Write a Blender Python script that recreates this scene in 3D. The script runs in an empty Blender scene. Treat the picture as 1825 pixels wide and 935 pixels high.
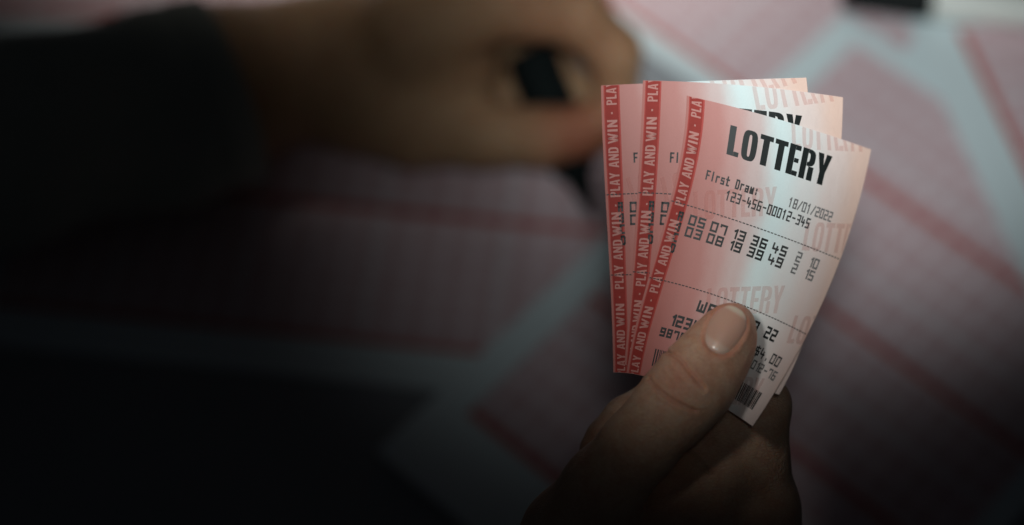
import bpy, math, random
import numpy as np
from mathutils import Vector, Matrix

# ------------------------------------------------------------------ camera
F_PX, CX, CY = 3740.0, 912.5, 467.5          # focal length and centre in photograph pixels
PITCH = math.radians(57.0)                   # looking down at the table
DIST = 0.82                                  # lens to table along the axis
FOCUS = 0.55                                 # lens to tickets
scene = bpy.context.scene
col = scene.collection

cam_d = bpy.data.cameras.new('camera')
cam = bpy.data.objects.new('camera', cam_d)
col.objects.link(cam)
CAM = Vector((0, -DIST * math.cos(PITCH), DIST * math.sin(PITCH)))
cam.location = CAM
cam.rotation_euler = (math.pi / 2 - PITCH, 0, 0)
cam_d.sensor_width = 36
cam_d.lens = 36 * F_PX / 1825
cam_d.clip_start = 0.01
cam_d.clip_end = 50
cam_d.dof.use_dof = True
cam_d.dof.focus_distance = FOCUS - 0.004
cam_d.dof.aperture_fstop = 4.0
scene.camera = cam
RIGHT = Vector((1, 0, 0))
UP = Vector((0, math.sin(PITCH), math.cos(PITCH)))
BACK = Vector((0, -math.cos(PITCH), math.sin(PITCH)))     # towards the lens
R3 = np.array([RIGHT, UP, BACK]).T                         # columns: axes of the lens frame
CAMN = np.array(CAM)


def to_world(c):
    """points in the lens frame (millimetres) -> world metres"""
    return np.asarray(c) @ R3.T * 0.001 + CAMN


def lens(px, py, z):
    """photo position and millimetres in front of the ticket plane -> lens frame mm"""
    px, py, z = (np.asarray(a, float) for a in (px, py, z))
    d = FOCUS * 1000 - z
    return np.stack([(px - CX) / F_PX * d, -(py - CY) / F_PX * d, -d], -1)


def on_table(px, py, h=0.0):
    """point of the place seen at (px, py), h metres above the table"""
    r = np.array([(px - CX) / F_PX, -(py - CY) / F_PX, -1.0]) @ R3.T
    t = (h - CAM.z) / r[2]
    return CAMN + r * t


# ------------------------------------------------------------------ light
world = bpy.data.worlds.new('World')
scene.world = world
world.use_nodes = True
bg = world.node_tree.nodes['Background']
bg.inputs[0].default_value = (0.75, 0.85, 1.0, 1)
bg.inputs[1].default_value = 0.006


def spot(name, loc, target, power, ang, radius, color, scale=(1, 1), roll=0):
    d = bpy.data.lights.new(name, 'SPOT')
    d.energy = power
    d.spot_size = math.radians(ang)
    d.spot_blend = 1.0
    d.shadow_soft_size = radius
    d.color = color
    o = bpy.data.objects.new(name, d)
    col.objects.link(o)
    o.location = loc
    q = (Vector(target) - Vector(loc)).to_track_quat('-Z', 'Y')
    o.rotation_euler = (q.to_matrix() @ Matrix.Rotation(roll, 3, 'Z')).to_euler()
    o.scale = (scale[0], scale[1], 1)
    return o


def lp(px, py, z):
    return Vector(to_world(lens(px, py, z)))


key_loc = CAM + RIGHT * 0.015 + UP * 0.05
KEY_AIM = lp(1500, -10, 0)
# added spots beside the lens, tight inside wide, to shape the fade to black
spot('added_spot_core', key_loc, KEY_AIM, 12.5, 17.0, 0.03, (0.94, 1.0, 0.995), (1.25, 1.0))
spot('added_spot_spill', key_loc, KEY_AIM, 3.4, 22.0, 0.03, (0.94, 1.0, 0.995), (1.5, 1.0), math.radians(38))
# lamp over the far side of the table; its pool of light ends on the arm
spot('far_lamp', (-0.04, 0.36, 0.95), on_table(830, -425), 31, 28, 0.05, (1.0, 0.96, 0.90), (1.05, 1.0))
# small light added at the left to model the thumb
spot('added_thumb_light', lp(600, -60, 180), lp(1250, 530, 15), 0.66, 19, 0.022, (1.0, 0.97, 0.92))

scene.view_settings.view_transform = 'Standard'
scene.view_settings.look = 'None'
scene.view_settings.exposure = 0
scene.view_settings.gamma = 1
scene.render.engine = 'CYCLES'
try:
    scene.cycles.use_denoising = True
except Exception:
    pass


# ------------------------------------------------------------------ helpers
def tag(o, label=None, cat=None, group=None, kind=None):
    for k, v in (('label', label), ('category', cat), ('group', group), ('kind', kind)):
        if v:
            o[k] = v
    return o


def empty(name, loc):
    o = bpy.data.objects.new(name, None)
    o.empty_display_size = 0.01
    col.objects.link(o)
    o.location = Vector(loc)
    return o


def mesh(name, verts, faces, mat, parent=None, smooth=False, uv=None, origin=None):
    """verts in world metres; the object origin goes to its parent's origin (or `origin`)"""
    v = np.asarray(verts, float).reshape(-1, 3)
    if parent is not None:
        org = np.array(parent.location)
    elif origin is not None:
        org = np.array(origin)
    else:
        org = np.zeros(3)
    me = bpy.data.meshes.new(name)
    me.from_pydata((v - org).tolist(), [], [tuple(int(i) for i in f) for f in faces])
    if uv is not None:
        lay = me.uv_layers.new(name='UVMap')
        idx = np.empty(len(me.loops), int)
        me.loops.foreach_get('vertex_index', idx)
        lay.data.foreach_set('uv', np.asarray(uv, float)[idx].ravel())
    if smooth:
        me.polygons.foreach_set('use_smooth', [True] * len(me.polygons))
    me.update()
    o = bpy.data.objects.new(name, me)
    col.objects.link(o)
    if mat:
        me.materials.append(mat)
    if parent is not None:
        o.parent = parent
    else:
        o.location = Vector(org)
    return o


class NT:
    """small wrapper to write shader graphs"""

    def __init__(self, name):
        self.m = bpy.data.materials.new(name)
        self.m.use_nodes = True
        self.t = self.m.node_tree
        self.b = self.t.nodes['Principled BSDF']

    def n(self, kind, **kw):
        nd = self.t.nodes.new(kind)
        for k, v in kw.items():
            setattr(nd, k, v)
        return nd

    def put(self, sock, v):
        if isinstance(v, bpy.types.NodeSocket):
            self.t.links.new(v, sock)
        else:
            sock.default_value = v

    def math(self, op, a, b=None, c=None):
        nd = self.n('ShaderNodeMath', operation=op)
        for i, v in enumerate((a, b, c)):
            if v is not None:
                self.put(nd.inputs[i], v)
        return nd.outputs[0]

    def mix(self, fac, a, b, mode='MIX'):
        nd = self.n('ShaderNodeMix', data_type='RGBA', blend_type=mode)
        self.put(nd.inputs[0], fac)
        for s, v in ((nd.inputs[6], a), (nd.inputs[7], b)):
            self.put(s, v if isinstance(v, bpy.types.NodeSocket) else (*v, 1))
        return nd.outputs[2]

    def ramp(self, fac, stops, interp='LINEAR'):
        nd = self.n('ShaderNodeValToRGB')
        cr = nd.color_ramp
        cr.interpolation = interp
        while len(cr.elements) < len(stops):
            cr.elements.new(0.5)
        for e, (p, c) in zip(cr.elements, stops):
            e.position = p
            e.color = (*c, 1)
        self.put(nd.inputs[0], fac)
        return nd.outputs[0]

    def noise(self, vec, scale, detail=4, rough=0.55):
        nd = self.n('ShaderNodeTexNoise')
        if vec is not None:
            self.put(nd.inputs['Vector'], vec)
        nd.inputs['Scale'].default_value = scale
        nd.inputs['Detail'].default_value = detail
        nd.inputs['Roughness'].default_value = rough
        return nd.outputs[0]

    def uv(self):
        nd = self.n('ShaderNodeTexCoord')
        s = self.n('ShaderNodeSeparateXYZ')
        self.t.links.new(nd.outputs['UV'], s.inputs[0])
        return nd, s.outputs[0], s.outputs[1]

    def bump(self, h, strength, dist):
        nd = self.n('ShaderNodeBump')
        nd.inputs['Strength'].default_value = strength
        nd.inputs['Distance'].default_value = dist
        self.put(nd.inputs['Height'], h)
        self.t.links.new(nd.outputs[0], self.b.inputs['Normal'])
        return nd

    def base(self, v, rough=0.6, spec=0.4):
        self.put(self.b.inputs['Base Color'], v if isinstance(v, bpy.types.NodeSocket) else (*v, 1))
        self.put(self.b.inputs['Roughness'], rough)
        self.put(self.b.inputs['Specular IOR Level'], spec)
        return self.m


# ------------------------------------------------------------------ materials
def mat_plain(name, c, rough=0.5, spec=0.4, noise=0.0, scale=300):
    t = NT(name)
    if noise:
        co = t.n('ShaderNodeTexCoord').outputs['Object']
        f = t.noise(co, scale)
        cc = t.mix(f, tuple(x * (1 - noise) for x in c), tuple(min(1, x * (1 + noise)) for x in c))
        return t.base(cc, rough, spec)
    return t.base(c, rough, spec)


def mat_ticket():
    t = NT('ticket_paper')
    tc, u, v = t.uv()
    n1 = t.noise(tc.outputs['UV'], 2.2, 3)
    n2 = t.noise(tc.outputs['UV'], 26, 5)
    # printed sunburst: red on the left, white in the middle, peach on the right
    w = t.math('ADD', u, t.math('MULTIPLY', t.math('SUBTRACT', n1, 0.5), 0.10))
    w = t.math('ADD', w, t.math('MULTIPLY', t.math('SUBTRACT', n2, 0.5), 0.03))
    w = t.math('ADD', w, t.math('MULTIPLY', t.math('SUBTRACT', v, 0.72), 0.16))
    c = t.ramp(w, [(0.0, (0.50, 0.185, 0.16)), (0.18, (0.55, 0.25, 0.225)), (0.28, (0.60, 0.35, 0.325)),
                   (0.39, (0.64, 0.50, 0.48)), (0.52, (0.68, 0.79, 0.79)), (0.68, (0.74, 0.73, 0.715)),
                   (0.84, (0.78, 0.65, 0.61)), (1.0, (0.80, 0.57, 0.48))], 'EASE')
    fib = t.noise(tc.outputs['UV'], 160, 4, 0.7)
    c = t.mix(0.10, c, t.ramp(fib, [(0.3, (0.55, 0.5, 0.5)), (0.7, (1, 1, 1))]), 'MULTIPLY')
    t.bump(t.math('ADD', t.noise(tc.outputs['UV'], 90, 5, 0.7), t.math('MULTIPLY', t.noise(tc.outputs['UV'], 6, 3), 5.0)), 0.22, 0.0005)
    return t.base(c, 0.55, 0.15)


M_TICKET = mat_ticket()
M_INK = mat_plain('black_ink', (0.012, 0.016, 0.016), 0.5, 0.3, 0.3, 900)
M_INK_SOFT = mat_plain('thermal_ink', (0.035, 0.036, 0.036), 0.55, 0.3, 0.6, 1400)
M_INK_FADED = mat_plain('faded_ink', (0.15, 0.15, 0.148), 0.55, 0.2, 0.5, 1400)
M_STRIP = mat_plain('red_print', (0.33, 0.036, 0.028), 0.55, 0.12, 0.18, 500)
M_STRIPE_EDGE = mat_plain('red_edge_print', (0.46, 0.075, 0.062), 0.55, 0.12, 0.15, 500)
M_STRIP_TXT = mat_plain('pale_red_print', (0.54, 0.25, 0.22), 0.55, 0.12, 0.12, 900)
M_WATER = None


def mat_water():
    t = NT('watermark_print')
    t.base((0.72, 0.30, 0.25), 0.55, 0.15)
    out = t.t.nodes['Material Output']
    tr = t.n('ShaderNodeBsdfTransparent')
    mx = t.n('ShaderNodeMixShader')
    mx.inputs[0].default_value = 0.20
    t.t.links.new(tr.outputs[0], mx.inputs[1])
    t.t.links.new(t.b.outputs[0], mx.inputs[2])
    t.t.links.new(mx.outputs[0], out.inputs['Surface'])
    return t.m


M_WATER = mat_water()


def mat_skin(name, base, flush, sss=0.0022, bump=1.0):
    t = NT(name)
    co = t.n('ShaderNodeTexCoord').outputs['Object']
    a = t.n('ShaderNodeAttribute', attribute_name='flush').outputs['Fac']
    n1 = t.noise(co, 90, 4)
    n2 = t.noise(co, 420, 5, 0.65)
    c = t.mix(n1, tuple(x * 0.86 for x in base), tuple(min(1, x * 1.12) for x in base))
    c = t.mix(t.math('MULTIPLY', n2, 0.35), c, flush)
    c = t.mix(a, c, flush)
    # fine crossing skin lines, pores and soft lumps
    wv = t.n('ShaderNodeMapping')
    wv.inputs['Rotation'].default_value = (0.5, 0.2, 0.8)
    wv.inputs['Scale'].default_value = (1.0, 2.6, 1.0)
    t.t.links.new(co, wv.inputs['Vector'])
    vo = t.n('ShaderNodeTexVoronoi', feature='DISTANCE_TO_EDGE')
    vo.inputs['Scale'].default_value = 620
    t.t.links.new(wv.outputs[0], vo.inputs['Vector'])
    vline = t.math('MINIMUM', t.math('MULTIPLY', vo.outputs['Distance'], 5.0), 1.0)
    h = t.math('ADD', t.math('MULTIPLY', vline, 0.45), t.math('MULTIPLY', t.noise(co, 900, 6, 0.75), 0.8))
    h = t.math('ADD', h, t.math('MULTIPLY', t.noise(co, 160, 3), 1.6))
    t.bump(h, 0.55 * bump, 0.0005)
    c = t.mix(t.math('MULTIPLY', t.math('SUBTRACT', 1.0, vline), 0.22), c, tuple(x * .6 for x in flush))
    blot = t.ramp(t.noise(co, 210, 3), [(0.42, (1, 1, 1)), (0.68, (0.88, 0.74, 0.70))])
    c = t.mix(0.7, c, blot, 'MULTIPLY')
    t.b.subsurface_method = 'RANDOM_WALK'
    t.b.inputs['Subsurface Weight'].default_value = 0.5
    t.b.inputs['Subsurface Radius'].default_value = (1.0, 0.4, 0.2)
    t.b.inputs['Subsurface Scale'].default_value = sss
    r = t.math('ADD', 0.38, t.math('MULTIPLY', n2, 0.2))
    return t.base(c, r, 0.35)


M_SKIN = mat_skin('skin', (0.62, 0.44, 0.305), (0.60, 0.25, 0.165))
M_SKIN_FAR = mat_skin('skin_far', (0.58, 0.41, 0.235), (0.42, 0.11, 0.06))


def mat_nail():
    t = NT('nail')
    a = t.n('ShaderNodeAttribute', attribute_name='flush').outputs['Fac']
    c = t.ramp(a, [(0.0, (0.72, 0.52, 0.42)), (0.16, (0.70, 0.49, 0.39)), (0.24, (0.62, 0.37, 0.28)), (0.86, (0.60, 0.35, 0.265)), (0.93, (0.74, 0.60, 0.47)), (1.0, (0.74, 0.62, 0.48))])
    t.b.inputs['Coat Weight'].default_value = 1.0
    t.b.inputs['Coat Roughness'].default_value = 0.10
    t.b.inputs['Subsurface Weight'].default_value = 0.25
    t.b.inputs['Subsurface Scale'].default_value = 0.0012
    return t.base(c, 0.28, 0.5)


M_NAIL = mat_nail()


def mat_cloth():
    t = NT('grey_cloth')
    co = t.n('ShaderNodeTexCoord').outputs['Object']
    w = t.n('ShaderNodeTexWave')
    w.inputs['Scale'].default_value = 420
    t.t.links.new(co, w.inputs['Vector'])
    n1 = t.noise(co, 60, 5)
    c = t.mix(n1, (0.38, 0.395, 0.34), (0.48, 0.495, 0.43))
    t.bump(t.math('ADD', w.outputs['Fac'], t.noise(co, 900)), 0.3, 0.0003)
    t.b.inputs['Sheen Weight'].default_value = 0.15
    return t.base(c, 0.9, 0.2)


M_CLOTH = mat_cloth()


def mat_slip(name, W, H, margin, lines, cell=12.5):
    """printed play slip: white margin, pink panels with number boxes, red rules (all flat print)"""
    t = NT(name)
    tc, u, v = t.uv()                    # u, v in millimetres / 100
    x = t.math('MULTIPLY', u, 100.0)
    y = t.math('MULTIPLY', v, 100.0)

    def band(val, lo, hi):
        return t.math('MULTIPLY', t.math('GREATER_THAN', val, lo), t.math('LESS_THAN', val, hi))
    inside = t.math('MULTIPLY', band(x, margin[0], W - margin[1]), band(y, margin[2], H - margin[3]))
    fx = t.math('FRACT', t.math('DIVIDE', x, cell))
    fy = t.math('FRACT', t.math('DIVIDE', y, cell * 0.8))
    box = t.math('MULTIPLY', band(fx, 0.12, 0.88), band(fy, 0.12, 0.88))
    hole = t.math('MULTIPLY', band(fx, 0.22, 0.78), band(fy, 0.22, 0.78))
    frame = t.math('SUBTRACT', box, hole)
    digit = t.math('MULTIPLY', t.math('GREATER_THAN', t.noise(tc.outputs['UV'], 45, 2), 0.47), t.math('MULTIPLY', band(fx, 0.28, 0.72), band(fy, 0.28, 0.72)))
    big = t.math('GREATER_THAN', t.math('FRACT', t.math('DIVIDE', x, cell * 4)), 0.93)
    c = t.mix(frame, (0.73, 0.60, 0.635), (0.60, 0.38, 0.40))
    c = t.mix(digit, c, (0.53, 0.29, 0.31))
    c = t.mix(big, c, (0.69, 0.60, 0.63))
    cl = t.noise(tc.outputs['UV'], 1.6, 3)
    c = t.mix(t.math('MULTIPLY', cl, 0.25), c, (0.68, 0.58, 0.625))
    for (axis, pos, wid) in lines:
        vv = x if axis == 'x' else y
        c = t.mix(band(vv, pos - wid / 2, pos + wid / 2), c, (0.54, 0.12, 0.10))
    c = t.mix(inside, (0.70, 0.81, 0.84), c)
    t.bump(t.noise(tc.outputs['UV'], 60, 5), 0.1, 0.0004)
    return t.base(c, 0.6, 0.3)


# ------------------------------------------------------------------ the table and the slips
def box_verts(x0, x1, y0, y1, z0, z1):
    v = [(x, y, z) for x in (x0, x1) for y in (y0, y1) for z in (z0, z1)]
    f = [(0, 1, 3, 2), (4, 6, 7, 5), (0, 4, 5, 1), (2, 3, 7, 6), (0, 2, 6, 4), (1, 5, 7, 3)]
    return v, f


def mat_table():
    t = NT('table_top')
    co = t.n('ShaderNodeTexCoord').outputs['Object']
    n1 = t.noise(co, 14, 6)
    c = t.mix(n1, (0.27, 0.29, 0.315), (0.35, 0.37, 0.40))
    t.bump(t.noise(co, 300, 4), 0.08, 0.0006)
    return t.base(c, 0.5, 0.4)


v, f = box_verts(-0.8, 0.8, -0.75, 0.75, -0.03, 0.0)
table = mesh('table', v, f, mat_table())
tag(table, kind='structure')


def slip(corner, along, across, W, H, z, margin, lines, label, seed, cell=12.5):
    """sheet with its corner at a table point; `along` is the direction of its x side on the table"""
    rnd = random.Random(seed)
    a = np.array(along[:2], float)
    a /= np.linalg.norm(a)
    b = np.array([-a[1], a[0]])
    if np.dot(b, np.array(across[:2])) < 0:
        b = -b
    flip = (a[0] * b[1] - a[1] * b[0]) < 0
    nx, ny = 24, 24
    top, uv = [], []
    p1, p2 = rnd.random() * 6, rnd.random() * 6
    for j in range(ny + 1):
        for i in range(nx + 1):
            s, r = i / nx, j / ny
            p = np.array(corner[:2]) + a * s * W * .001 + b * r * H * .001
            e = max(abs(2 * s - 1), abs(2 * r - 1))
            zz = z + 0.0004 * (math.sin(5 * s + p1) * math.sin(4 * r + p2) + 1) * 0.5 + 0.0006 * max(0, e - 0.8) ** 2 * 25 * .3
            top.append((p[0], p[1], zz))
            uv.append((s * W / 100, r * H / 100))
    n = len(top)
    verts = top + [(x, y, zz - 0.00015) for x, y, zz in top]
    uv = uv + uv
    faces = []
    k = nx + 1
    for j in range(ny):
        for i in range(nx):
            q = (j * k + i, j * k + i + 1, (j + 1) * k + i + 1, (j + 1) * k + i)
            q2 = tuple(n + w for w in reversed(q))
            if flip:
                q, q2 = tuple(reversed(q)), tuple(reversed(q2))
            faces += [q, q2]
    rim = [i for i in range(k)] + [j * k + nx for j in range(1, ny + 1)] + \
          [ny * k + i for i in range(nx - 1, -1, -1)] + [j * k for j in range(ny - 1, 0, -1)]
    for i, r0 in enumerate(rim):
        r1 = rim[(i + 1) % len(rim)]
        q = (r0, n + r0, n + r1, r1)
        faces.append(tuple(reversed(q)) if flip else q)
    m = mat_slip('slip_print_%d' % seed, W, H, margin, lines, cell)
    o = mesh('play_slip', verts, faces, m, uv=uv, smooth=False, origin=(*corner[:2], z))
    tag(o, label, 'play slip', 'pink play slips on the table')
    return o


def dirn(p, q):
    return on_table(*q) - on_table(*p)


# slip lying under the fist, long side nearly level in the picture
c0 = on_table(-60, 610)
slip(c0, dirn((-60, 600), (900, 700)), (0, 1), 262, 150, 0.0006, (6, 6, 17, 6),
     [('y', 18.5, 3), ('y', 79, 3.2)], 'dark pink play slip lying beneath the closed hand and its pen', 1)
# slip at the top, right of the hand
c0 = on_table(893, -84)
slip(c0, dirn((1130, 75), (1290, 186)), (0.6, 1), 173, 200, 0.0016, (5, 12, 10, 6),
     [('y', 11.5, 3)], 'pink play slip with a white corner, behind the tickets and right of the hand', 2)
# the large slip under everything on the right; its white left border runs as a diagonal
c0 = on_table(1502, 30)
slip(c0, dirn((1490, 45), (730, 760)), (0.7, -0.6), 282, 190, 0.0030, (10, 33, 14, 10),
     [('x', 62.5, 3.4), ('x', 122, 3.4), ('x', 178, 3.4), ('x', 246, 3.4)],
     'large pink play slip with red rules, its white border running diagonally below the tickets', 3)
# slip at the right border with a broad white margin
c0 = on_table(1610, 50)
slip(c0, dirn((1610, 60), (1822, 520)), (1, 0.3), 210, 140, 0.0042, (10, 8, 19, 8),
     [('y', 21, 3.6)], 'pink play slip with a broad white margin under the marker pen, at the right edge', 4)
# slip behind the sleeve
c0 = on_table(-150, 60)
slip(c0, dirn((-150, 60), (700, 90)), (0, 1), 200, 120, 0.0030, (7, 7, 8, 7),
     [('y', 12, 3)], 'shaded play slip on the table behind the grey sleeve', 5)


# ------------------------------------------------------------------ lathe for pens
def lathe(p0, p1, prof, mat, name, parent, seg=40):
    """profile [(distance mm, radius mm)] turned about the axis p0 -> p1"""
    p0, p1 = np.array(p0), np.array(p1)
    d = (p1 - p0) / np.linalg.norm(p1 - p0)
    h = np.array([0, 0, 1.0]) if abs(d[2]) < 0.9 else np.array([1.0, 0, 0])
    e1 = np.cross(d, h)
    e1 /= np.linalg.norm(e1)
    e2 = np.cross(d, e1)
    vs, fs = [], []
    for s, r in prof:
        for k in range(seg):
            a = 2 * math.pi * k / seg
            vs.append(p0 + d * s * .001 + (e1 * math.cos(a) + e2 * math.sin(a)) * r * .001)
    for i in range(len(prof) - 1):
        for k in range(seg):
            k2 = (k + 1) % seg
            fs.append((i * seg + k, (i + 1) * seg + k, (i + 1) * seg + k2, i * seg + k2))
    fs.append(tuple(range(seg)))
    fs.append(tuple(reversed([(len(prof) - 1) * seg + k for k in range(seg)])))
    o = mesh(name, vs, fs, mat, parent, smooth=True)
    o.data.set_sharp_from_angle(angle=math.radians(35))
    return o


M_WHITE_PL = mat_plain('white_plastic', (0.80, 0.83, 0.78), 0.35, 0.5, 0.05, 200)
M_BLACK_PL = mat_plain('black_plastic', (0.006, 0.009, 0.009), 0.6, 0.2)
M_RED_LAB = mat_plain('ring_print', (0.30, 0.06, 0.05), 0.4, 0.4)
M_WOOD = mat_plain('cut_wood', (0.42, 0.27, 0.14), 0.6, 0.3, 0.15, 900)
M_PENCIL = mat_plain('dark_pen_and_gap_shade', (0.008, 0.012, 0.012), 0.75, 0.08)

Rm = 0.0085
m0 = on_table(1500, -16, Rm + 0.0055)
m1 = on_table(2080, 40, Rm + 0.0055)
mk = empty('marker_pen', on_table(1690, 0, 0.0045))
tag(mk, 'white marker pen with a black cap lying on the slips at the upper right corner', 'marker pen')
capn = lathe(m0, m1, [(0, 5.6), (0.7, 6.6), (2, 7.2), (36, 8.4), (37.2, 8.5), (37.5, 8.2)], M_BLACK_PL, 'cap', mk)
dd = (m1 - m0) / np.linalg.norm(m1 - m0)
lathe(m0 + dd * .0372, m1, [(0, 7.2), (1.2, 7.3), (1.6, 8.0), (2.2, 8.15), (88, 8.15), (89, 7.9)], M_WHITE_PL, 'barrel', mk)
lathe(m0 + dd * .1262, m1, [(0, 7.2), (3, 7.2), (4, 6.4)], M_BLACK_PL, 'end_plug', mk)
side = np.cross(dd, [0, 0, 1])
vb = []
cc = m0 + np.array([0, 0, .0088])
for s, hh in ((4, 0), (34, 0), (34, 2.2), (4, 1.2)):
    for w in (-2.0, 2.0):
        vb.append(cc + dd * s * .001 + side * w * .001 + np.array([0, 0, hh * .001 - .0012]))
mesh('clip', vb, [(0, 1, 3, 2), (2, 3, 5, 4), (4, 5, 7, 6), (6, 7, 1, 0), (0, 2, 4, 6), (1, 7, 5, 3)], M_BLACK_PL, mk)


# ------------------------------------------------------------------ distance-field bodies
def smin(a, b, k):
    h = np.maximum(k - np.abs(a - b), 0) / k
    return np.minimum(a, b) - h * h * k * 0.25


def seg_d(P, a, b, ra, rb, dors=None, fa=1.0, fb=1.0):
    a, b = np.asarray(a, np.float32), np.asarray(b, np.float32)
    ab = b - a
    t = np.clip(((P - a) @ ab) / float(ab @ ab), 0, 1)
    q = P - (a + t[..., None] * ab)
    r = ra + t * (rb - ra)
    d2 = (q * q).sum(-1)
    if dors is not None:
        k = fa + t * (fb - fa)                 # >1: flatter along `dors`
        qd = q @ np.asarray(dors, np.float32)
        d2 = d2 + qd * qd * (k * k - 1)
    return np.sqrt(d2) - r


def chain(P, nodes, k, dors=None):
    d = None
    for i in range(len(nodes) - 1):
        a, b = nodes[i], nodes[i + 1]
        s = seg_d(P, a[0], b[0], a[1], b[1], dors, a[2] if len(a) > 2 else 1.0, b[2] if len(b) > 2 else 1.0)
        d = s if d is None else smin(d, s, k)
    return d


def surface_nets(fn, lo, hi, h):
    lo = np.array(lo, np.float32)
    n = np.ceil((np.array(hi) - lo) / h).astype(int) + 1
    ys = lo[1] + h * np.arange(n[1], dtype=np.float32)
    zs = lo[2] + h * np.arange(n[2], dtype=np.float32)
    Y, Z = np.meshgrid(ys, zs, indexing='ij')
    V = np.empty(tuple(n), np.float32)
    step = max(1, int(400000 / (n[1] * n[2])))
    for i in range(0, n[0], step):
        m = min(step, n[0] - i)
        P = np.empty((m, n[1], n[2], 3), np.float32)
        P[..., 0] = (lo[0] + h * np.arange(i, i + m, dtype=np.float32))[:, None, None]
        P[..., 1] = Y
        P[..., 2] = Z
        V[i:i + m] = fn(P)
    I = V < 0
    cnt = np.zeros(tuple(n - 1), np.int8)
    for dx in (0, 1):
        for dy in (0, 1):
            for dz in (0, 1):
                cnt += I[dx:n[0] - 1 + dx, dy:n[1] - 1 + dy, dz:n[2] - 1 + dz]
    act = np.argwhere((cnt > 0) & (cnt < 8))
    idx = -np.ones(tuple(n - 1), np.int64)
    idx[tuple(act.T)] = np.arange(len(act))
    acc = np.zeros((len(act), 3))
    num = np.zeros(len(act))
    corners = [(x, y, z) for x in (0, 1) for y in (0, 1) for z in (0, 1)]
    for c0 in corners:
        for ax in range(3):
            if c0[ax]:
                continue
            c1 = list(c0)
            c1[ax] = 1
            a = V[tuple((act + c0).T)]
            b = V[tuple((act + c1).T)]
            x = (a < 0) != (b < 0)
            t = np.where(x, a / np.where(x, a - b, 1), 0)
            p = np.tile(np.array(c0, float), (len(act), 1))
            p[:, ax] += t
            acc[x] += p[x]
            num[x] += 1
    verts = lo + h * (act + acc / num[:, None])
    faces = []
    for ax in range(3):
        u, w = [(1, 2), (2, 0), (0, 1)][ax]
        sl0 = [slice(None)] * 3
        sl1 = [slice(None)] * 3
        sl0[ax] = slice(0, n[ax] - 1)
        sl1[ax] = slice(1, n[ax])
        A, B = I[tuple(sl0)], I[tuple(sl1)]
        e = np.argwhere(A != B)
        ok = (e[:, u] > 0) & (e[:, w] > 0) & (e[:, u] < n[u] - 1) & (e[:, w] < n[w] - 1)
        e = e[ok]
        s = A[tuple(e.T)]
        du = np.zeros(3, int)
        dw = np.zeros(3, int)
        du[u] = 1
        dw[w] = 1
        q = np.stack([idx[tuple((e - du - dw).T)], idx[tuple((e - dw).T)], idx[tuple(e.T)], idx[tuple((e - du).T)]], 1)
        q[~s] = q[~s][:, ::-1]
        faces.append(q)
    return verts, np.concatenate(faces)


def relax(v, f, it, lam=0.5):
    e = np.concatenate([f[:, [0, 1]], f[:, [1, 2]], f[:, [2, 3]], f[:, [3, 0]]])
    for k in range(it):
        for s in (lam, -lam * 1.03):
            acc = np.zeros_like(v)
            num = np.zeros(len(v))
            np.add.at(acc, e[:, 0], v[e[:, 1]])
            np.add.at(num, e[:, 0], 1)
            np.add.at(acc, e[:, 1], v[e[:, 0]])
            np.add.at(num, e[:, 1], 1)
            v = v + s * (acc / num[:, None] - v)
    return v


def quad_mesh(name, v, f, mat, parent, attr=None):
    me = bpy.data.meshes.new(name)
    v = v - np.array(parent.location)
    me.vertices.add(len(v))
    me.vertices.foreach_set('co', v.ravel())
    me.loops.add(len(f) * 4)
    me.loops.foreach_set('vertex_index', f.ravel().astype(np.int32))
    me.polygons.add(len(f))
    me.polygons.foreach_set('loop_start', np.arange(0, len(f) * 4, 4, dtype=np.int32))
    me.update(calc_edges=True)
    me.validate()
    me.polygons.foreach_set('use_smooth', [True] * len(me.polygons))
    if attr is not None:
        a = me.attributes.new('flush', 'FLOAT', 'POINT')
        a.data.foreach_set('value', attr.astype(np.float32))
    me.materials.append(mat)
    o = bpy.data.objects.new(name, me)
    col.objects.link(o)
    o.parent = parent
    return o


def poly_dist(xy, pts):
    """distance from (...,2) points to a polyline, in the lens frame plane"""
    best = None
    for a, b in zip(pts[:-1], pts[1:]):
        ab = b - a
        t = np.clip(((xy - a) @ ab) / float(ab @ ab), 0, 1)
        d = np.linalg.norm(xy - (a + t[..., None] * ab), axis=-1)
        best = d if best is None else np.minimum(best, d)
    return best


# ------------------------------------------------------------------ tickets
TW, TH = 60.0, 75.0
V_ROWS = np.array([0, .375, .65, 1.0])
ROWS = {
    'front': [[(1224, 170), (1390, 213), (1552, 266)], [(1195, 357), (1345, 404), (1497, 462)],
              [(1156, 494), (1298, 534), (1438, 596)], [(1117, 664), (1232, 697), (1341, 759)]],
    'middle': [[(1146, 143), (1325, 152), (1502, 173)], [(1136, 343), (1312, 358), (1484, 395)],
               [(1126, 484), (1293, 505), (1452, 547)], [(1113, 650), (1258, 668), (1388, 703)]],
    'rear': [[(1071, 152), (1255, 144), (1437, 138)], [(1079, 347), (1260, 345), (1430, 360)],
             [(1087, 490), (1255, 495), (1400, 522)], [(1093, 663), (1240, 676), (1362, 698)]],
}
EDGE_Y = np.array([0, 170, 357, 494, 664, 800.])
EDGE_L = np.array([1250, 1224, 1195, 1156, 1117, 1086.])
REDGE_Y = np.array([0, 266, 400, 462, 519, 596, 699, 759, 800.])
REDGE_R = np.array([1620, 1552, 1516, 1497, 1476, 1438, 1388, 1341, 1305.])


def sheet_z(x, y):
    """curl of the pinched tickets towards the viewer on their right side (mm)"""
    xl = np.interp(y, EDGE_Y, EDGE_L)
    xr = np.interp(y, REDGE_Y, REDGE_R)
    t = (x - xl) / (xr - xl)
    A = np.interp(y, [0, 170, 400, 600, 760], [24, 24, 22, 19, 17])
    return A * np.maximum(0, (t - .10) / .90) ** 2


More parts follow.
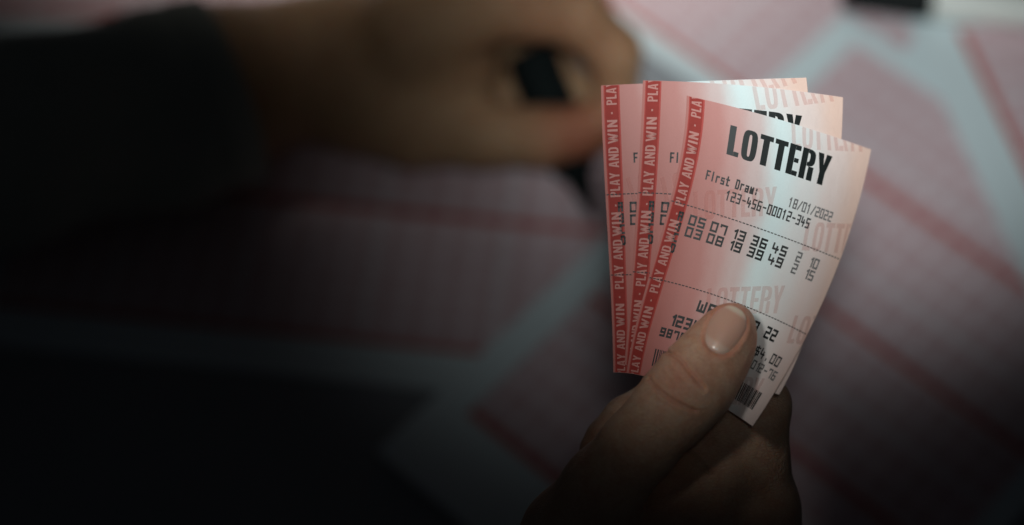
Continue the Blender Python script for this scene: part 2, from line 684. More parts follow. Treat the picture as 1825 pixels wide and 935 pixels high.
def lagr(v, k):
    w = 1.0
    for j in range(4):
        if j != k:
            w = w * (v - V_ROWS[j]) / (V_ROWS[k] - V_ROWS[j])
    return w


class Sheet:
    NU, NV = 120, 160

    def __init__(self, rows, dz):
        R = np.array(rows, float)                        # 4 x 3 x 2
        s = np.linspace(0, 1, 160)
        G = np.empty((self.NV + 1, self.NU + 1, 3))
        for j in range(self.NV + 1):
            v = j / self.NV
            pts = sum(lagr(v, k) * R[k] for k in range(4))
            a, m, b = pts
            ctrl = 2 * m - 0.5 * (a + b)
            c = np.outer((1 - s) ** 2, a) + np.outer(2 * s * (1 - s), ctrl) + np.outer(s * s, b)
            p = lens(c[:, 0], c[:, 1], sheet_z(c[:, 0], c[:, 1]) + dz)
            L = np.concatenate([[0], np.cumsum(np.linalg.norm(np.diff(p, axis=0), axis=1))])
            u = np.linspace(0, L[-1], self.NU + 1)
            G[j] = np.stack([np.interp(u, L, p[:, k]) for k in range(3)], 1)
        # light smoothing of the curl down the sheet
        for _ in range(6):
            G[1:-1, :, 2] = 0.5 * G[1:-1, :, 2] + 0.25 * (G[:-2, :, 2] + G[2:, :, 2])
        self.G = G
        du = np.gradient(G, axis=1)
        dv = np.gradient(G, axis=0)
        n = np.cross(dv, du)
        n /= np.linalg.norm(n, axis=2)[..., None]
        n[n[..., 2] < 0] *= -1
        self.N = n

    def at(self, x, y, off=0.0):
        """x, y in mm from the top left corner of the print -> lens frame mm"""
        x = np.clip(np.asarray(x, float) / TW, 0, 1) * self.NU
        y = np.clip(np.asarray(y, float) / TH, 0, 1) * self.NV
        i = np.minimum(x.astype(int), self.NU - 1)
        j = np.minimum(y.astype(int), self.NV - 1)
        fx, fy = (x - i)[..., None], (y - j)[..., None]

        def bl(A):
            return (A[j, i] * (1 - fx) + A[j, i + 1] * fx) * (1 - fy) + (A[j + 1, i] * (1 - fx) + A[j + 1, i + 1] * fx) * fy
        return bl(self.G) + off * bl(self.N)


SHEETS = {'front': Sheet(ROWS['front'], 0.0), 'middle': Sheet(ROWS['middle'], -0.8), 'rear': Sheet(ROWS['rear'], -1.6)}


# --- lettering: heavy condensed capitals and a squared thermal-printer face
def rect(x0, y0, x1, y1):
    return [(x0, y0), (x1, y0), (x1, y1), (x0, y1)]


def ring(cx, cy, rx, ry, t, a0, a1, n, p=3.2, ty=None):
    ty = ty or t
    out = []

    def pt(a, x, y):
        c, s = math.cos(a), math.sin(a)
        return (cx + math.copysign(abs(c) ** (2 / p), c) * x, cy + math.copysign(abs(s) ** (2 / p), s) * y)
    for i in range(n):
        b0 = a0 + (a1 - a0) * i / n
        b1 = a0 + (a1 - a0) * (i + 1) / n
        out.append([pt(b0, rx - t, ry - ty), pt(b0, rx, ry), pt(b1, rx, ry), pt(b1, rx - t, ry - ty)])
    return out


BW = {'L': .36, 'O': .47, 'T': .42, 'E': .38, 'R': .47, 'Y': .50, 'P': .44, 'A': .50, 'N': .48, 'D': .47, 'W': .70, 'I': .21, '.': .3, ' ': .2}


def block(ch, s=.175):
    w = BW[ch]
    H = math.pi / 2
    if ch == 'L':
        return [rect(0, 0, s, 1), rect(s, 0, w, .16)]
    if ch == 'I':
        return [rect(0.01, 0, .01 + s, 1)]
    if ch == 'T':
        return [rect(0, .84, w, 1), rect((w - s) / 2, 0, (w + s) / 2, .84)]
    if ch == 'E':
        return [rect(0, 0, s, 1), rect(s, 0, w, .16), rect(s, .43, w * .93, .575), rect(s, .84, w, 1)]
    if ch == 'O':
        return ring(w / 2, .5, w / 2, .51, s * .93, 0, 2 * math.pi, 28, 3.4, .14)
    if ch == 'D':
        return [rect(0, 0, s, 1)] + ring(s, .5, w - s, .5, s, -H, H, 14, 3.2, .15)
    if ch in 'PR':
        q = [rect(0, 0, s, 1)] + ring(s, .725, w - s, .275, s * .95, -H, H, 12, 3.0, .13)
        if ch == 'R':
            q += [[(s, .45), (w - s * .95, 0), (w, 0), (w - s * .55, .46)], ]
            q[-1] = [(w - s * .98, 0), (w, 0), (w - .01, .45), (w - s * .98, .45)]
        return q
    if ch == 'Y':
        return [[(0, 1), (w / 2 - s / 2, .40), (w / 2, .40), (w / 2, .64), (s, 1)],
                [(w, 1), (w - s, 1), (w / 2, .64), (w / 2, .40), (w / 2 + s / 2, .40)],
                rect((w - s) / 2, 0, (w + s) / 2, .40)]
    if ch == 'A':
        def xin(y):
            return s * .95 + (w / 2 - s * .95) * (y / .78)
        return [[(0, 0), (s * .95, 0), (w / 2, .78), (w / 2, 1), (w / 2 - s * .62, 1)],
                [(w, 0), (w / 2 + s * .62, 1), (w / 2, 1), (w / 2, .78), (w - s * .95, 0)],
                [(xin(.2), .2), (w - xin(.2), .2), (w - xin(.33), .33), (xin(.33), .33)]]
    if ch == 'N':
        return [rect(0, 0, s * .9, 1), rect(w - s * .9, 0, w, 1), [(s * .9, 1), (s * .9, .55), (w - s * .9, 0), (w - s * .9, .45)]]
    if ch == 'W':
        t = s * .82
        xs = [0, .23 * w, .5 * w - t / 2, .77 * w - t, w - t]
        ysr = [1, 0, .95, 0, 1]
        return [[(xs[i], ysr[i]), (xs[i] + t, ysr[i]), (xs[i + 1] + t, ysr[i + 1]), (xs[i + 1], ysr[i + 1])] for i in range(4)]
    if ch == '.':
        return [rect(.08, .42, .22, .58)]
    return []


DG = {
    '0': [[(0, 0), (2, 0), (2, 4), (0, 4), (0, 0)]], '1': [[(.3, 3.3), (1, 4), (1, 0)]],
    '2': [[(0, 4), (2, 4), (2, 2), (0, 2), (0, 0), (2, 0)]], '3': [[(0, 4), (2, 4), (2, 0), (0, 0)], [(.4, 2), (2, 2)]],
    '4': [[(0, 4), (0, 1.6), (2, 1.6)], [(1.5, 2.8), (1.5, 0)]], '5': [[(2, 4), (0, 4), (0, 2), (2, 2), (2, 0), (0, 0)]],
    '6': [[(2, 4), (0, 4), (0, 0), (2, 0), (2, 2), (0, 2)]], '7': [[(0, 3.4), (0, 4), (2, 4), (2, 0)]],
    '8': [[(0, 0), (2, 0), (2, 4), (0, 4), (0, 0)], [(0, 2), (2, 2)]], '9': [[(2, 2), (0, 2), (0, 4), (2, 4), (2, 0), (0, 0)]],
    'A': [[(0, 0), (0, 4), (2, 4), (2, 0)], [(0, 2), (2, 2)]], 'B': [[(0, 0), (2, 0), (2, 4), (0, 4), (0, 0)], [(0, 2), (2, 2)]],
    'C': [[(2, 4), (0, 4), (0, 0), (2, 0)]], 'D': [[(0, 0), (1.6, 0), (2, .5), (2, 3.5), (1.6, 4), (0, 4), (0, 0)]],
    'E': [[(2, 4), (0, 4), (0, 0), (2, 0)], [(0, 2), (1.6, 2)]], 'F': [[(0, 0), (0, 4), (2, 4)], [(0, 2), (1.6, 2)]],
    'W': [[(0, 4), (0, 0), (2, 0), (2, 4)], [(1, 0), (1, 2.6)]], 'i': [[(.8, 0), (.8, 2.7)], [(.8, 3.5), (.8, 4.1)]],
    'r': [[(0, 0), (0, 2.7), (1.7, 2.7)]], 's': [[(1.9, 2.7), (0, 2.7), (0, 1.4), (1.9, 1.4), (1.9, 0), (0, 0)]],
    't': [[(.7, 4), (.7, 0), (1.9, 0)], [(0, 2.7), (1.9, 2.7)]], 'a': [[(0, 2.7), (1.9, 2.7), (1.9, 0), (0, 0), (0, 1.4), (1.9, 1.4)]],
    'w': [[(0, 2.7), (0, 0), (2, 0), (2, 2.7)], [(1, 0), (1, 2)]], ':': [[(.8, .2), (.8, .8)], [(.8, 2), (.8, 2.6)]],
    '-': [[(.3, 2), (1.8, 2)]], '/': [[(0, 0), (2, 4)]], '$': [[(2, 3.6), (0, 3.6), (0, 2), (2, 2), (2, .4), (0, .4)], [(1, 4.2), (1, -.2)]],
    '.': [[(.7, 0), (.7, .5)]], ' ': [],
}


def digital(ch, w, h, t):
    out = []
    for line in DG[ch]:
        for (x0, y0), (x1, y1) in zip(line[:-1], line[1:]):
            a = np.array([x0 / 2 * (w - t) + t / 2, y0 / 4 * (h - t) + t / 2])
            b = np.array([x1 / 2 * (w - t) + t / 2, y1 / 4 * (h - t) + t / 2])
            d = (b - a) / (np.linalg.norm(b - a) + 1e-9)
            n = np.array([-d[1], d[0]]) * t / 2
            a2, b2 = a - d * t / 2 * .98, b + d * t / 2 * .98
            out.append([tuple(a2 - n), tuple(b2 - n), tuple(b2 + n), tuple(a2 + n)])
    return out


def text_block(s, x, y, h, wscale=1.0, gap=.055, stroke=.175):
    """baseline start (x, y) mm in print coordinates (y down)"""
    q = []
    for ch in s:
        for poly in block(ch, stroke):
            q.append([(x + a * h * wscale, y - b * h) for a, b in poly])
        x += (BW[ch] + gap) * h * wscale
    return q, x


def text_digital(s, x, y, h, w, adv, t):
    q = []
    for ch in s:
        for poly in digital(ch, w, h, t):
            q.append([(x + a, y - b) for a, b in poly])
        x += adv * (.62 if ch == '1' and w > 1.6 else 1)
    return q


def polys_on(sheet, polys, off, name, mat, parent):
    pts, faces = [], []
    for p in polys:
        if max(a for a, b in p) <= 0.05 or min(a for a, b in p) >= TW - .05 or max(b for a, b in p) <= .05 or min(b for a, b in p) >= TH - .05:
            continue
        i0 = len(pts)
        pts += [(min(max(a, .05), TW - .05), min(max(b, .05), TH - .05)) for a, b in p]
        area = sum(p[k][0] * p[(k + 1) % len(p)][1] - p[(k + 1) % len(p)][0] * p[k][1] for k in range(len(p)))
        idx = list(range(i0, len(pts)))
        faces.append(idx if area < 0 else idx[::-1])
    P = np.array(pts)
    return mesh(name, to_world(sheet.at(P[:, 0], P[:, 1], off)), faces, mat, parent)


def grid_on(sheet, x0, x1, y0, y1, nx, ny, off, name, mat, parent):
    X, Y = np.meshgrid(np.linspace(x0, x1, nx + 1), np.linspace(y0, y1, ny + 1))
    k = nx + 1
    fs = [(j * k + i, (j + 1) * k + i, (j + 1) * k + i + 1, j * k + i + 1) for j in range(ny) for i in range(nx)]
    return mesh(name, to_world(sheet.at(X.ravel(), Y.ravel(), off)), fs, mat, parent, smooth=True)


def build_ticket(key, label):
    S = SHEETS[key]
    root = empty('lottery_ticket', to_world(S.at(TW / 2, TH)))
    tag(root, label, 'lottery ticket', 'lottery tickets fanned out in the hand')
    # the paper: closed sheet 0.14 mm thick
    nx, ny = 60, 80
    X, Y = np.meshgrid(np.linspace(0, TW, nx + 1), np.linspace(0, TH, ny + 1))
    k = nx + 1
    fr = S.at(X.ravel(), Y.ravel())
    bk = S.at(X.ravel(), Y.ravel(), -0.14)
    uv = np.stack([X.ravel() / TW, 1 - Y.ravel() / TH], 1)
    n = len(fr)
    fs = []
    for j in range(ny):
        for i in range(nx):
            q = (j * k + i, (j + 1) * k + i, (j + 1) * k + i + 1, j * k + i + 1)
            fs += [q, tuple(n + w for w in reversed(q))]
    rim = list(range(k)) + [j * k + nx for j in range(1, ny + 1)] + [ny * k + i for i in range(nx - 1, -1, -1)] + [j * k for j in range(ny - 1, 0, -1)]
    for i, r0 in enumerate(rim):
        r1 = rim[(i + 1) % len(rim)]
        fs.append((r0, r1, n + r1, n + r0))
    paper = mesh('paper', to_world(np.concatenate([fr, bk])), fs, M_TICKET, root, smooth=True, uv=np.concatenate([uv, uv]))
    paper.data.set_sharp_from_angle(angle=math.radians(40))

    # red side strip with its running text (reads upwards)
    grid_on(S, 0.7, 5.35, .1, TH - .1, 4, 80, .03, 'strip_border', M_STRIPE_EDGE, root)
    strip = grid_on(S, 1.0, 4.9, .12, TH - .12, 4, 80, .05, 'side_strip', M_STRIP, root)
    q = []
    for p0 in (5.2, 28.8, 52.4, 76.0):
        for word, start, wd in (('PLAY', 0.0, 6.2), ('AND', 7.5, 5.2), ('WIN', 13.6, 6.1), ('.', 20.9, 1.1)):
            g, end = text_block(word, 0, 0, 2.95, 1.0, .09, .15)
            k = wd / (end - .09 * 2.95)
            for poly in g:
                # rotate 90 degrees: text x runs up the ticket, text height runs to the right
                q.append([(4.42 + b, p0 - start - a * k) for a, b in poly])
    lt = polys_on(S, q, .08, 'strip_lettering', M_STRIP_TXT, root)

    # pale background words
    wm = []
    for x, y, rot in ((33.0, 5.9, 11), (8.5, 31.4, 18), (45.3, 29.6, 12), (22.0, 54.8, 18), (54.0, 53.0, 14), (30, 77, 14)):
        g, _ = text_block('LOTTERY', x, y, 7.5, 1.0, .07, .17)
        c_, s_ = math.cos(math.radians(rot)), math.sin(math.radians(rot))
        wm += [[(x + (a - x) * c_ + (b - y) * s_, y - (a - x) * s_ + (b - y) * c_) for a, b in poly] for poly in g]
    polys_on(S, wm, .03, 'watermark', M_WATER, root)

    # headline
    g, end = text_block('LOTTERY', 0, 12.3 + (1.0 if key == 'middle' else 0), 7.6, 1.0, .06, .20)
    kx = 34.0 / end
    polys_on(S, [[(13.4 + a * kx, b) for a, b in poly] for poly in g], .07, 'headline', M_INK, root)

    def line(s, x, y, h, w, adv, t, name='lettering', mat=M_INK_SOFT):
        return polys_on(S, text_digital(s, x, y, h, w, adv, t), .07, name, mat, root)
    line('First Draw:', 8.7, 20.3, 2.6, 1.25, 1.56, .46)
    line('123-456-00012-345', 16.0, 23.9, 2.7, 1.4, 1.72, .43)
    line('18/01/2022', 35.8, 20.3, 2.6, 1.35, 1.65, .40, 'lettering', M_INK_FADED)
    # perforation rules
    for y in (.375 * TH, .65 * TH):
        q = [rect(x, y - .14, x + .85, y + .14) for x in np.arange(.3, TW - 1, 1.22)]
        polys_on(S, q, .09, 'dashed_rule', M_INK_SOFT, root)
    # the letter column and the drawn numbers
    for i, ch in enumerate('ABCD'):
        line(ch, 3.55 + .15 * i, 32.6 + 2.85 * i, 2.5, 1.55, 2, .58, 'row_letter', M_INK)
    cols = [7.1, 14.2, 21.6, 28.0, 35.3, 44.3, 49.6]
    for y, row in ((32.9, ('05', '07', '13', '36', '45', '2', '10')), (36.1, ('03', '08', '19', '39', '49', '2', '15'))):
        for x, s in zip(cols, row):
            line(s, x, y, 2.75, 2.35 if x < 40 else 1.9, 2.95 if x < 40 else 2.4, .58 if x < 40 else .48, 'number', M_INK if x < 33 else M_INK_SOFT if x < 40 else M_INK_FADED)
    # lower block, partly under the thumb
    line('WED 12', 18.5, 54.4, 3.2, 3.0, 3.7, .72, 'lettering', M_INK)
    line('18 22', 37.6, 54.4, 3.3, 2.1, 2.6, .62, 'lettering', M_INK)
    line('1234567', 11.5, 60.0, 3.3, 2.4, 3.0, .7, 'lettering', M_INK)
    line('$4.00', 44.0, 59.6, 2.8, 1.9, 2.4, .46, 'price', M_INK_SOFT)
    line('98765432', 9.0, 63.4, 2.5, 1.95, 2.45, .58, 'lettering', M_INK)
    line('00012-76', 41.0, 63.0, 2.5, 1.7, 2.15, .42, 'lettering', M_INK_FADED)
    rb = random.Random(5)
    q, x = [], 9.0
    while x < 55:
        w = rb.choice((.28, .28, .5, .75))
        q.append(rect(x, 67.0, x + w, 71.8))
        x += w + rb.choice((.24, .24, .42))
    polys_on(S, q, .07, 'barcode', M_INK, root)
    return root


t_front = build_ticket('front', 'frontmost lottery ticket of the fan, pressed by the thumb, black headline fully readable')
t_mid = build_ticket('middle', 'middle lottery ticket of the fan, only the end of its black headline showing')
t_rear = build_ticket('rear', 'rearmost and leftmost lottery ticket of the fan, mostly covered by the others')


# ------------------------------------------------------------------ the hand holding the tickets
def nd(px, py, z, r, flat=1.0):
    return (lens(px, py, z).astype(np.float32), r, flat)


THUMB = [nd(1310, 570, 13.4, 3.2, 0.62), nd(1304, 584, 13.6, 4.8, 0.76), nd(1293, 606, 13.8, 6.5, 0.93), nd(1269, 640, 15.0, 8.4, 1.14), nd(1233, 688, 17.2, 9.6, 1.10),
         nd(1192, 735, 16.8, 9.1, 1.08), nd(1136, 797, 14.0, 9.0, 1.05), nd(1076, 868, 9.5, 9.9, 1.0), nd(1020, 955, 3, 12.5, 1.0), nd(980, 1070, -8, 17.0, 1.0)]
INDEX = [nd(1345, 1010, -16, 14), nd(1346, 905, -12, 11.8), nd(1343, 820, -8, 9.3), nd(1350, 722, -5, 8.6), nd(1300, 672, -8.5, 7.8),
         nd(1212, 696, -10.5, 7.4), nd(1118, 752, -9, 6.6), nd(1080, 782, -8, 5.2), nd(1058, 800, -7.5, 3.8)]
FLESH = [nd(1318, 765, -5, 8.0), nd(1275, 835, -5, 10.5), nd(1215, 915, -7, 14), nd(1170, 1010, -12, 18)]
MIDDLE = [nd(1325, 1030, -32, 14), nd(1330, 905, -29, 10.5), nd(1325, 760, -25, 9.0), nd(1270, 700, -25, 8.2), nd(1190, 745, -25, 7.6), nd(1110, 830, -24, 6.4)]
RING = [nd(1300, 1060, -48, 14), nd(1315, 940, -46, 10.0), nd(1310, 800, -42, 8.6), nd(1260, 745, -41, 7.8), nd(1190, 790, -40, 7.2), nd(1120, 870, -38, 6.0)]
LITTLE = [nd(1270, 1090, -62, 13), nd(1290, 980, -60, 9.0), nd(1285, 870, -57, 7.4), nd(1240, 820, -55, 6.8), nd(1185, 855, -53, 6.2), nd(1130, 915, -51, 5.2)]
PALM = [nd(1270, 1050, -34, 24), nd(1170, 1140, -32, 27), nd(1100, 1300, -38, 25), nd(1080, 1500, -48, 27)]
PALM2 = [nd(1000, 1090, -16, 18), nd(1150, 1200, -26, 22)]
WEB = [nd(1180, 960, -4, 11), nd(1280, 960, -14, 12)]
DORS = np.array([-.22, .12, .968])
DORS /= np.linalg.norm(DORS)


def px_line(pts, z):
    return np.array([lens(x, y, z)[:2] for x, y in pts], np.float32)


CREASES = [(px_line([(1190, 627), (1204, 634), (1216, 645), (1226, 660), (1238, 674), (1254, 691)], 25), .95, .40),
           (px_line([(1160, 678), (1168, 689), (1182, 701), (1200, 713), (1216, 722), (1238, 731)], 25), .85, .40),
           (px_line([(1202, 645), (1212, 659), (1228, 681)], 25), .34, .36),
           (px_line([(1190, 650), (1203, 668), (1221, 694)], 25), .30, .36),
           (px_line([(1180, 664), (1194, 682), (1212, 705)], 25), .34, .36),
           (px_line([(1196, 662), (1206, 660)], 25), .25, .4), (px_line([(1200, 681), (1212, 676)], 25), .25, .4),
           (px_line([(1170, 674), (1184, 691)], 25), .30, .36),
           (px_line([(1150, 700), (1172, 716), (1200, 731)], 25), .16, .5),
           (px_line([(1205, 622), (1228, 640), (1250, 662)], 25), .14, .5)]
CREASE_IDX = [(px_line([(1222, 800), (1242, 818), (1263, 840)], 0), .8, .5), (px_line([(1300, 760), (1322, 772), (1340, 780)], 0), .3, .5)]

NAIL_C = lens(1292, 587, 19)[:2]
na = lens(1318, 548, 19)[:2] - lens(1270, 624, 19)[:2]
NAIL_L = np.linalg.norm(na) / 2
NAIL_D = na / np.linalg.norm(na)
NAIL_N = np.array([NAIL_D[1], -NAIL_D[0]])         # to the right of the nail axis
NAIL_W = 4.55


def nail_uv(xy):
    q = xy - NAIL_C
    return (q @ NAIL_N) / NAIL_W, (q @ NAIL_D) / NAIL_L


def nail_field(xy):
    """<0 inside the nail outline (about mm)"""
    a, l = nail_uv(xy)
    wid = np.where(l > 0.2, 1 - 0.16 * np.clip((l - .2) / .8, 0, 1) ** 2, 1 - 0.08 * np.clip(-l, 0, 1) ** 2)
    p = 2.7
    return ((np.abs(a / wid) ** p + np.abs(l) ** p) ** (1 / p) - 1) * NAIL_W


def thumb_raw(P):
    return chain(P, THUMB, 5.0, DORS)


def hand_raw(P):
    d = thumb_raw(P)
    o = chain(P, PALM, 8)
    o = smin(o, chain(P, PALM2, 8), 14)
    o = smin(o, chain(P, INDEX, 2.2), 5)
    m = chain(P, MIDDLE, 2.2)
    r = chain(P, RING, 2.2)
    l = chain(P, LITTLE, 2.2)
    o = np.minimum(o, np.minimum(m, np.minimum(r, l))) if False else smin(smin(smin(o, m, 1.2), r, 1.2), l, 1.2)
    o = smin(o, chain(P, FLESH, 5), 5)
    d = smin(d, o, 1.4)
    d = smin(d, chain(P, WEB, 6), 9)
    return d


def hand_sdf(P):
    d = hand_raw(P)
    near = np.abs(d) < 3.0
    if near.any():
        Q = P[near]
        xy = Q[:, :2]
        zf = Q[:, 2] + FOCUS * 1000
        add = np.zeros(len(Q), np.float32)
        top = zf > 14.0
        for line, dep, wid in CREASES:
            dd_ = poly_dist(xy, line)
            add += np.where(top, dep * np.exp(-(dd_ / wid) ** 2), 0)
            add -= np.where(top, .22 * dep * np.exp(-((dd_ - 1.0) / .7) ** 2), 0)
        for line, dep, wid in CREASE_IDX:
            dd_ = poly_dist(xy, line)
            add += np.where(zf > -9, dep * np.exp(-(dd_ / wid) ** 2), 0)
        nf = nail_field(xy)
        tn = zf > 11.0
        a, l = nail_uv(xy)
        fold = np.where(l < .75, 1.0, np.clip((1.0 - l) / .25, 0, 1))
        add += np.where(tn, .42 / (1 + np.exp(np.clip((nf + .25) / .18, -30, 30))), 0)           # nail bed
        add -= np.where(tn, fold * .38 * np.exp(-((nf - .85) / .75) ** 2), 0)      # raised fold round the nail
        d[near] += add
    return d


hand = empty('hand', to_world(lens(1150, 1250, -30)))
tag(hand, 'hand in the foreground holding the three fanned lottery tickets between thumb and fingers', 'hand')
lo = np.array([lens(860, 935, 0)[0] - 5, lens(900, 1420, 0)[1], -FOCUS * 1000 - 82])
hi = np.array([lens(1470, 500, 0)[0], lens(900, 515, 0)[1], -FOCUS * 1000 + 34])
hv, hf = surface_nets(hand_sdf, lo, hi, 0.48)
hv = relax(hv, hf, 1)
zf = hv[:, 2] + FOCUS * 1000
flush = np.zeros(len(hv))
for line, dep, wid in CREASES:
    dd_ = poly_dist(hv[:, :2].astype(np.float32), line)
    flush += np.where(zf > 10, dep * .38 * np.exp(-(dd_ / .9) ** 2), 0)
kn = lens(1205, 676, 20)[:2]
flush += np.where(zf > 10, .42 * np.exp(-(np.linalg.norm(hv[:, :2] - kn, axis=1) / 5.5) ** 2), 0)
nf = nail_field(hv[:, :2])
flush += np.where(zf > 10, .55 * np.exp(-((nf - .2) / .8) ** 2), 0)
flush += .38 * np.exp(-(np.linalg.norm(hv - lens(1318, 600, 14), axis=1) / 11) ** 2)
flush += .6 * np.exp(-(np.linalg.norm(hv - lens(1050, 790, -9), axis=1) / 7) ** 2)
skin = quad_mesh('skin', to_world(hv), hf, M_SKIN, hand, np.clip(flush, 0, 1))

# the nail plate, following the thumb under it
na_, nl_ = 36, 56
A, Lg = np.meshgrid(np.linspace(-1, 1, na_ + 1), np.linspace(-1, 1, nl_ + 1))
p = 2.7
# square -> rounded plate
r_sq = np.maximum(np.abs(A), np.abs(Lg))
r_se = (np.abs(A) ** p + np.abs(Lg) ** p) ** (1 / p)
sc = np.where(r_se > 1e-6, r_sq / np.maximum(r_se, 1e-6), 1)
A2, L2 = A * sc, Lg * sc
wid = np.where(L2 > .2, 1 - .16 * np.clip((L2 - .2) / .8, 0, 1) ** 2, 1 - .08 * np.clip(-L2, 0, 1) ** 2)
xy = NAIL_C + (A2 * wid * NAIL_W * .985)[..., None] * NAIL_N + (L2 * NAIL_L * .985)[..., None] * NAIL_D
zz = np.full(A.shape, -FOCUS * 1000 + 40.0)
for _ in range(60):
    Pm = np.concatenate([xy, zz[..., None]], -1).astype(np.float32)
    zz = zz - np.clip(thumb_raw(Pm), -2, 2) * .8
# smooth plate: quadratic fit of the thumb, then raised, with sunk rim
B = np.stack([np.ones(A.size), A2.ravel(), L2.ravel(), A2.ravel() ** 2, L2.ravel() ** 2, (A2 * L2).ravel()], 1)
inner = ((r_sq < .95) & (L2 < .4)).ravel()
cf, *_ = np.linalg.lstsq(B[inner], zz.ravel()[inner], rcond=None)
zfit = (B @ cf).reshape(A.shape)
rim = np.clip((r_sq - .86) / .14, 0, 1)
tipn = np.clip((L2 - .35) / .65, 0, 1)
zn = zfit + .10 + .7 * (1 - A2 ** 2) - .2 - (.40 * rim ** 2) * (1 - .9 * tipn) - 1.0 * tipn ** 2
topv = np.concatenate([xy, zn[..., None]], -1).reshape(-1, 3)
botv = topv - np.array([0, 0, .55])
k = na_ + 1
fs = []
for j in range(nl_):
    for i in range(na_):
        q = (j * k + i, j * k + i + 1, (j + 1) * k + i + 1, (j + 1) * k + i)
        fs += [q, tuple(len(topv) + w for w in reversed(q))]
rm = list(range(k)) + [j * k + na_ for j in range(1, nl_ + 1)] + [nl_ * k + i for i in range(na_ - 1, -1, -1)] + [j * k for j in range(nl_ - 1, 0, -1)]
for i, r0 in enumerate(rm):
    r1 = rm[(i + 1) % len(rm)]
    fs.append((r0, len(topv) + r0, len(topv) + r1, r1))
nail = mesh('thumbnail', to_world(np.concatenate([topv, botv])), fs, M_NAIL, hand, smooth=True)
nail.data.set_sharp_from_angle(angle=math.radians(60))
att = nail.data.attributes.new('flush', 'FLOAT', 'POINT')
fl = np.clip((L2 + 1) / 2, 0, 1).ravel()
att.data.foreach_set('value', np.concatenate([fl, fl]).astype(np.float32))


# ------------------------------------------------------------------ the other arm, resting on the slips
def wn(px, py, h, r, flat=1.0):
    return (on_table(px, py, h * .001).astype(np.float32) * 1000, r, flat)


ARM = [wn(-420, 330, 44, 40), wn(60, 232, 40, 37), wn(400, 152, 37, 32, 1.15), wn(560, 112, 34, 27, 1.2), wn(660, 108, 38, 29, 1.15), wn(772, 104, 40, 26, 1.1)]
F_THUMB = [wn(640, 190, 26, 18), wn(740, 218, 28, 17), wn(860, 238, 30, 12.5), wn(970, 243, 33, 11), wn(1040, 232, 36, 9.5), wn(1080, 222, 38, 8)]
F_INDEX = [wn(730, 60, 58, 20), wn(880, 8, 72, 13.5), wn(1030, 26, 78, 11.5), wn(1096, 92, 64, 10), wn(1100, 178, 46, 8.5)]
F_MID = [wn(740, 20, 50, 20), wn(880, -40, 58, 13), wn(1030, 0, 54, 11), wn(1055, 60, 36, 9.5), wn(1005, 60, 22, 8.5)]
F_RING = [wn(730, 10, 34, 20), wn(860, -30, 40, 13), wn(990, 10, 34, 10.5), wn(1000, 60, 18, 9), wn(930, 60, 13, 8)]
F_LIT = [wn(700, 20, 22, 16), wn(820, -20, 24, 11), wn(920, 10, 18, 9), wn(930, 60, 11, 7.5), wn(880, 80, 10, 7)]


F_FILL2 = [wn(800, 140, 16, 16), wn(880, 160, 9, 9.5), wn(945, 182, 8, 8)]
F_FILL = [wn(780, 90, 34, 22), wn(920, 75, 16, 13), wn(985, 140, 9, 8), wn(1050, 170, 9, 8), wn(1080, 190, 10, 8)]


def arm_sdf(P):
    d = chain(P, ARM, 12, np.array([0, 0, 1.0]))
    d = smin(d, chain(P, F_THUMB, 5), 12)
    d = smin(smin(d, chain(P, F_FILL, 6), 6), chain(P, F_FILL2, 6), 6)
    fi = chain(P, F_INDEX, 4)
    d = smin(d, fi, 8)
    for c in (F_MID, F_RING, F_LIT):
        d = smin(d, chain(P, c, 3), 4)
    return d


arm = empty('person', on_table(300, 200, 0.0))
tag(arm, 'blurred arm in a grey sleeve, its hand closed round a dark pen', 'person')
ends = np.array([n_[0] for n_ in ARM + F_THUMB + F_INDEX + F_MID + F_RING + F_LIT])
lo, hi = ends.min(0) - 42, ends.max(0) + 42
lo[0] = on_table(150, 200, .04)[0] * 1000
lo[2] = 1.2
av, af = surface_nets(arm_sdf, lo, hi, 1.4)
av = relax(av, af, 2)
fl = .9 * np.exp(-(np.linalg.norm(av - wn(1035, 248, 36, 1)[0], axis=1) / 16) ** 2) + .5 * np.exp(-(np.linalg.norm(av - wn(1000, 60, 66, 1)[0], axis=1) / 26) ** 2)
quad_mesh('skin', av * .001, af, M_SKIN_FAR, arm, np.clip(fl, 0, 1))

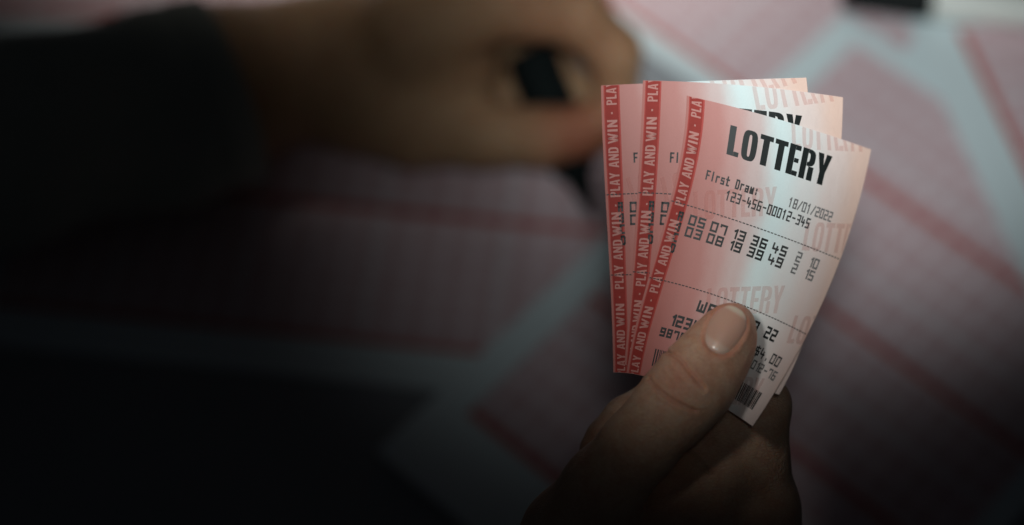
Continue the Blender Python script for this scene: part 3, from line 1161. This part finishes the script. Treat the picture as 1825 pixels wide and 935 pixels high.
# sleeve: a loose tube round the forearm with soft folds, a cuff edge and an inner face
ax0, ax1, ax2 = wn(-420, 322, 50, 1)[0], wn(0, 250, 46, 1)[0], wn(408, 160, 43, 1)[0]
nS, nA = 120, 72
vs = []
rndv = np.random.RandomState(3)
ph = rndv.rand(8) * 6.28
for layer in (0, 1):
    for i in range(nS + 1):
        s = i / nS
        c = (1 - s) ** 2 * ax0 + 2 * s * (1 - s) * (2 * ax1 - .5 * (ax0 + ax2)) + s * s * ax2
        tgt = (ax2 - ax0)
        tgt = tgt / np.linalg.norm(tgt)
        e1 = np.cross(tgt, [0, 0, 1.0])
        e1 /= np.linalg.norm(e1)                 # towards the viewer side
        e2 = np.cross(e1, tgt)
        for k2 in range(nA):
            a = 2 * math.pi * k2 / nA
            r = 43 - 5.5 * s
            fold = 1.5 * math.sin(9 * s * 2 + 2.1 * math.sin(a + ph[0]) + ph[1]) + 1.1 * math.sin(17 * s + 3 * math.sin(a * 1.0 + ph[2]) + ph[3]) + .8 * math.sin(3 * a + 6 * s + ph[4])
            fold *= 1 - .7 * max(0, (s - .86) / .14)
            r += fold
            if s > .93:
                r += 1.0                          # turned cuff
            r -= layer * 1.6
            slant = 7.0 * math.cos(a) * max(0, (s - .6) / .4)
            pnt = c + (e1 * math.cos(a) + e2 * math.sin(a) * .96) * r + tgt * slant
            pnt[2] = max(pnt[2], 2.6 + layer * 1.0)
            vs.append(pnt * .001)
fs = []
n1 = (nS + 1) * nA
for i in range(nS):
    for k2 in range(nA):
        k3 = (k2 + 1) % nA
        q = (i * nA + k2, i * nA + k3, (i + 1) * nA + k3, (i + 1) * nA + k2)
        fs += [q, tuple(n1 + w for w in reversed(q))]
for k2 in range(nA):
    k3 = (k2 + 1) % nA
    fs.append((nS * nA + k2, nS * nA + k3, n1 + nS * nA + k3, n1 + nS * nA + k2))
    fs.append((k3, k2, n1 + k2, n1 + k3))
mesh('sleeve', vs, fs, M_CLOTH, arm, smooth=True)

# dark pen held in that hand, running under the thumb into the fist
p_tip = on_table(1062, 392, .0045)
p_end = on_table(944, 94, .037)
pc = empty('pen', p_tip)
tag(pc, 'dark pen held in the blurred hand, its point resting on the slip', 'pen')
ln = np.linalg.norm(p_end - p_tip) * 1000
lathe(p_tip, p_end, [(0, .5), (2.5, .9)], M_BLACK_PL, 'point', pc, 16)
lathe(p_tip, p_end, [(2.5, 1.6), (18, 5.4), (20, 6.6)], M_PENCIL, 'nose_cone', pc, 28)
lathe(p_tip, p_end, [(20, 7.8), (28, 10.4), (ln - 1.5, 10.4), (ln, 9.0)], M_PENCIL, 'barrel', pc, 28)  # barrel thickened and blackened to stand in for shadow inside the fist
